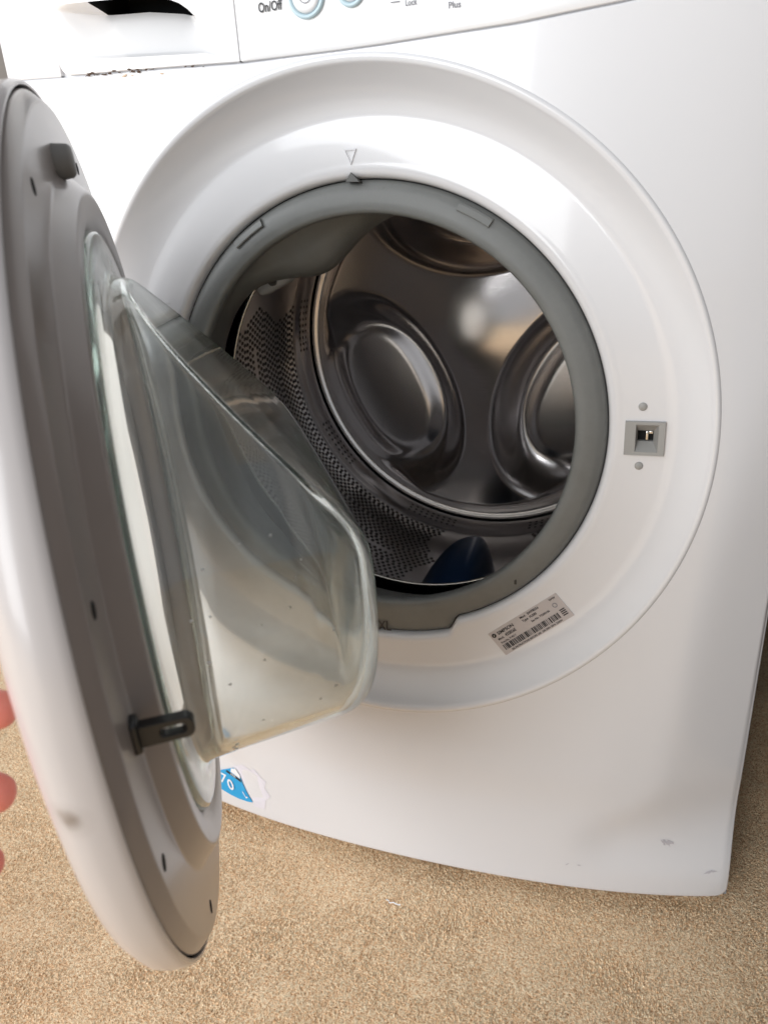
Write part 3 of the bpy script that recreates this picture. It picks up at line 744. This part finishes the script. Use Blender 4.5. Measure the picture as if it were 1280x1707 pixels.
bm = bmesh.new(); boxbm(bm, Vector((.2130, -.0055, .0105)), (.009, .0150, .005), bev=.002); bmobj('latch_mount', bm, M_BLACK, door)
# rubber buffer near the top
def cyl(name, a, v, h0, h1, r0, r1, m, n=24):
    prof = [(r0, h0), (r1, h1-.0015), (r1-.0014, h1), (.0002, h1)]
    t_ = np.linspace(0, 2*pi, n, endpoint=False)
    V, Fc = loft([np.stack([a+q*np.cos(t_), v+q*np.sin(t_), 0*t_+h_], -1) for q, h_ in prof], cap1=True); o = mesh(name, V, Fc, m, door); fixn(o); return o
cyl('rubber_buffer', .026, .2090, .008, .0185, .0090, .0080, M_BUFF)
for a, v in ((.111, .190), (-.072, .206), (.214, .052), (.2155, -.062), (.133, -.178), (-.07, -.206)):
    cyl('screw_hole', a*1.025, v*1.025, .0080, .00995, .0048, .0048, M_HOLE, 18)
# hinge block on the machine side
for dz in (-.045, .045):
    box('hinge', (-.2560, .0175, RZ+dz+H), (.020, .030, .050), M_GREYP, wm, rot=Matrix.Rotation(-.5, 3, 'Z'), bev=.002)
# smudge on the shell
tt = np.linspace(0, 2*pi, 14, endpoint=False)

# ------------------------------------------------------------------ carpet and surroundings
def carpet():
    sp = .0016; x0, x1, y0, y1 = -.72, .46, -.36, .62
    nx, ny = int((x1-x0)/sp), int((y1-y0)/sp)
    wn = rng.standard_normal((ny, nx)); kx = np.fft.fftfreq(nx, sp)[None]; ky = np.fft.fftfreq(ny, sp)[:, None]
    k = np.hypot(kx, ky*.8)
    f1 = np.fft.ifft2(np.fft.fft2(wn)*np.exp(-((k-240)/80)**2)).real; f1 /= f1.std()
    f2 = np.fft.ifft2(np.fft.fft2(rng.standard_normal((ny, nx)))*np.exp(-(k/14)**2)).real; f2 /= f2.std()
    z = .0004*f1+.0004*f2; X, Y = np.meshgrid(np.linspace(x0, x1, nx), np.linspace(y0, y1, ny))
    z[0] = z[-1] = -.004; z[:, 0] = z[:, -1] = -.004
    V = np.stack([X, Y, z-.0035], -1).reshape(-1, 3)
    me = bpy.data.meshes.new('carpet'); me.vertices.add(len(V)); me.vertices.foreach_set('co', V.ravel())
    I = (np.arange(ny-1)[:, None]*nx+np.arange(nx-1)[None]).ravel(); Q = np.stack([I, I+1, I+1+nx, I+nx], -1)
    nf = len(Q); me.loops.add(nf*4); me.polygons.add(nf)
    me.loops.foreach_set('vertex_index', Q.ravel()); me.polygons.foreach_set('loop_start', np.arange(nf)*4)
    me.polygons.foreach_set('use_smooth', np.ones(nf, bool)); me.update(calc_edges=True); me.validate()
    me.materials.append(M_CARPET); o = bpy.data.objects.new('carpet', me); COL.objects.link(o); tag(o, kind='structure')
    big = mesh('floor', [(-3, -4, -.0105), (3, -4, -.0105), (3, 1, -.0105), (-3, 1, -.0105)], [(0, 1, 2, 3)], M_CARPET, smooth=False); tag(big, kind='structure')
carpet()
def pile():
    n_ = 230000
    x = rng.uniform(-.66, .44, n_); y = rng.uniform(-.34, .42, n_)
    k = ~((y > .045) & (x > -.285) & (x < .272)) & ~((x < -.30) & (y > .30)); x, y = x[k], y[k]; n_ = len(x)
    fld = np.sin(x*11+1.5*np.sin(y*9))+np.cos(y*13+1.2*np.sin(x*7+2))
    ang = fld*1.3+rng.normal(0, .9, n_); ln = rng.uniform(.0006, .0024, n_); hh = rng.uniform(.0010, .0021, n_)
    r_ = rng.uniform(.0006, .0011, n_); a0 = rng.uniform(0, 6.3, n_)
    V = np.zeros((n_, 4, 3))
    for j in range(3):
        V[:, j, 0] = x+r_*np.cos(a0+j*2.0944); V[:, j, 1] = y+r_*np.sin(a0+j*2.0944); V[:, j, 2] = -.0042
    V[:, 3, 0] = x+ln*np.cos(ang); V[:, 3, 1] = y+ln*np.sin(ang); V[:, 3, 2] = -.0036+hh
    b0 = np.arange(n_)[:, None]*4; Q = np.concatenate([b0+np.array([[0, 1, 3]]), b0+np.array([[1, 2, 3]]), b0+np.array([[2, 0, 3]])], 0)
    me = bpy.data.meshes.new('carpet_pile'); me.vertices.add(n_*4); me.vertices.foreach_set('co', V.ravel())
    me.loops.add(len(Q)*3); me.polygons.add(len(Q)); me.loops.foreach_set('vertex_index', Q.ravel()); me.polygons.foreach_set('loop_start', np.arange(len(Q))*3)
    me.polygons.foreach_set('use_smooth', np.ones(len(Q), bool)); me.update(calc_edges=True)
    me.materials.append(M_PILE); o = bpy.data.objects.new('carpet_pile', me); COL.objects.link(o)
    tag(o, 'short beige carpet pile of many small tufts covering the floor', 'carpet pile', kind='stuff')
pile()
# fluff and lint on the carpet
def lint(name, x, y, s, m, label, cat):
    V = []; Fc = []; pts = [(x+s*(k-3)*.35+random.gauss(0, s*.12), y+random.gauss(0, s*.18), .0015+random.random()*.001) for k in range(7)]
    for p in pts:
        for j in range(5): V.append((p[0]+.12*s*0, p[1]+.09*s*cos(j*2*pi/5), p[2]+.07*s*sin(j*2*pi/5)))
    for k in range(6):
        for j in range(5): Fc.append((k*5+j, k*5+(j+1) % 5, (k+1)*5+(j+1) % 5, (k+1)*5+j))
    o = mesh(name, V, Fc+[(0, 1, 2, 3, 4), (34, 33, 32, 31, 30)], m); tag(o, label, cat); return o
def fl(px, py):                                # point on the carpet seen from the camera at this angle
    d = fw+(px-640)/F*rt+(853.5-py)/F*up; s = -(CZ+H)/d[2]; return CX+d[0]*s, CY+d[1]*s
lint('white_lint', *fl(655, 1508), .007, M_WPRINT, 'thin white thread of lint on the carpet in front of the machine', 'lint')
lint('dark_crumb', *fl(905, 1610), .0022, M_PRINT, 'tiny black crumb on the carpet below the machine', 'crumb')

tag(box('back_wall', (0, .80, 1.29), (6, .10, 2.62), M_CUPB, None, bev=.002), kind='structure')
rc = box('added_cupboard', (.73, .18, .45), (.60, 1.10, .90), M_CUPB, None, bev=.002)  # added out of view to darken the machine's lower right and the carpet
tag(rc, 'dark brown block added unseen right of the washing machine to darken that side', 'added_cupboard')
lw = box('side_wall', (-.44, .45, 1.2), (.10, .7, 2.4), M_WALL, None, bev=.002); tag(lw, kind='structure')

# ------------------------------------------------------------------ hand holding the door edge from the left
def hand():
    def P(px, py, dep):
        d = fw+(px-640)/F*rt+(853.5-py)/F*up; return np.array([CX, CY, CZ+H])+d*dep
    root = bpy.data.objects.new('person', None); COL.objects.link(root)
    w0 = P(-470, 1420, .36); root.location = Vector(w0)
    tag(root, 'person mostly out of frame whose pink fingertips reach the edge of the open door', 'person')
    wrist = np.zeros(3)
    def rel(px, py, dep): return P(px, py, dep)-w0
    fingers = [  # base, knuckles..., tip
        [rel(-250, 1290, .350), rel(-150, 1215, .338), rel(-30, 1184, .334), rel(36, 1181, .338)],
        [rel(-240, 1360, .352), rel(-140, 1330, .340), rel(-32, 1322, .334), rel(30, 1323, .334)],
        [rel(-245, 1425, .356), rel(-150, 1430, .344), rel(-52, 1440, .338), rel(10, 1441, .338)],
        [rel(-260, 1490, .362), rel(-190, 1520, .354), rel(-125, 1532, .350), rel(-75, 1532, .350)],
        [rel(-390, 1290, .352), rel(-330, 1180, .340), rel(-270, 1090, .330), rel(-215, 1040, .328)]]
    rad = [[.0115, .0105, .0100, .0092], [.0115, .0105, .0100, .0092], [.0112, .0102, .0096, .0086], [.0095, .0076, .0066, .0055], [.0135, .0115, .0098, .0078]]
    elbow = rel(-1300, 2300, .48)
    Vt = [wrist, elbow, elbow*.5, rel(-370, 1385, .357), rel(-300, 1340, .354), rel(-300, 1440, .358)]
    rd = [.026, .042, .035, .026, .019, .019]
    ed = [(0, 2), (2, 1), (0, 3), (3, 4), (3, 5)]
    link = [4, 4, 5, 5, 0]
    for k, fg in enumerate(fingers):
        prev = link[k]
        for p, r_ in zip(fg, rad[k]):
            Vt.append(p); rd.append(r_); ed.append((prev, len(Vt)-1)); prev = len(Vt)-1
    me = bpy.data.meshes.new('body'); me.from_pydata([tuple(map(float, v)) for v in Vt], ed, []); me.update()
    o = bpy.data.objects.new('arm', me); COL.objects.link(o); o.parent = root
    md = o.modifiers.new('s', 'SKIN'); lay = me.skin_vertices[0].data if me.skin_vertices else None
    if lay is None:
        bm = bmesh.new(); bm.from_mesh(me); bm.verts.layers.skin.verify(); bm.to_mesh(me); bm.free(); lay = me.skin_vertices[0].data
    for k, r_ in enumerate(rd): lay[k].radius = (r_, r_)
    lay[0].use_root = True; md.use_smooth_shade = True
    sb = o.modifiers.new('ss', 'SUBSURF'); sb.levels = sb.render_levels = 2
    me.materials.append(M_SKIN)
    # nails on the backs of the fingers
    for k, fg in enumerate(fingers):
        tip = fg[3]; dirv = fg[3]-fg[2]; dirv /= np.linalg.norm(dirv); bn = fw*.9+up*.3; bn -= dirv*(bn@dirv); bn /= np.linalg.norm(bn); sd = np.cross(dirv, bn)
        V = []; Fc = []
        for i in range(6):
            for j in range(6):
                a_ = (j/5-.5); q = tip-dirv*.010+dirv*(i/5-.5)*.009+sd*a_*.009+bn*(rad[k][3]*.80*math.sqrt(max(.05, 1-(a_*1.4)**2))); V.append(q)
        for i in range(5):
            for j in range(5): Fc.append((i*6+j, i*6+j+1, i*6+7+j, i*6+6+j))
        mesh('fingernail', V, Fc, M_NAIL, o)
hand()
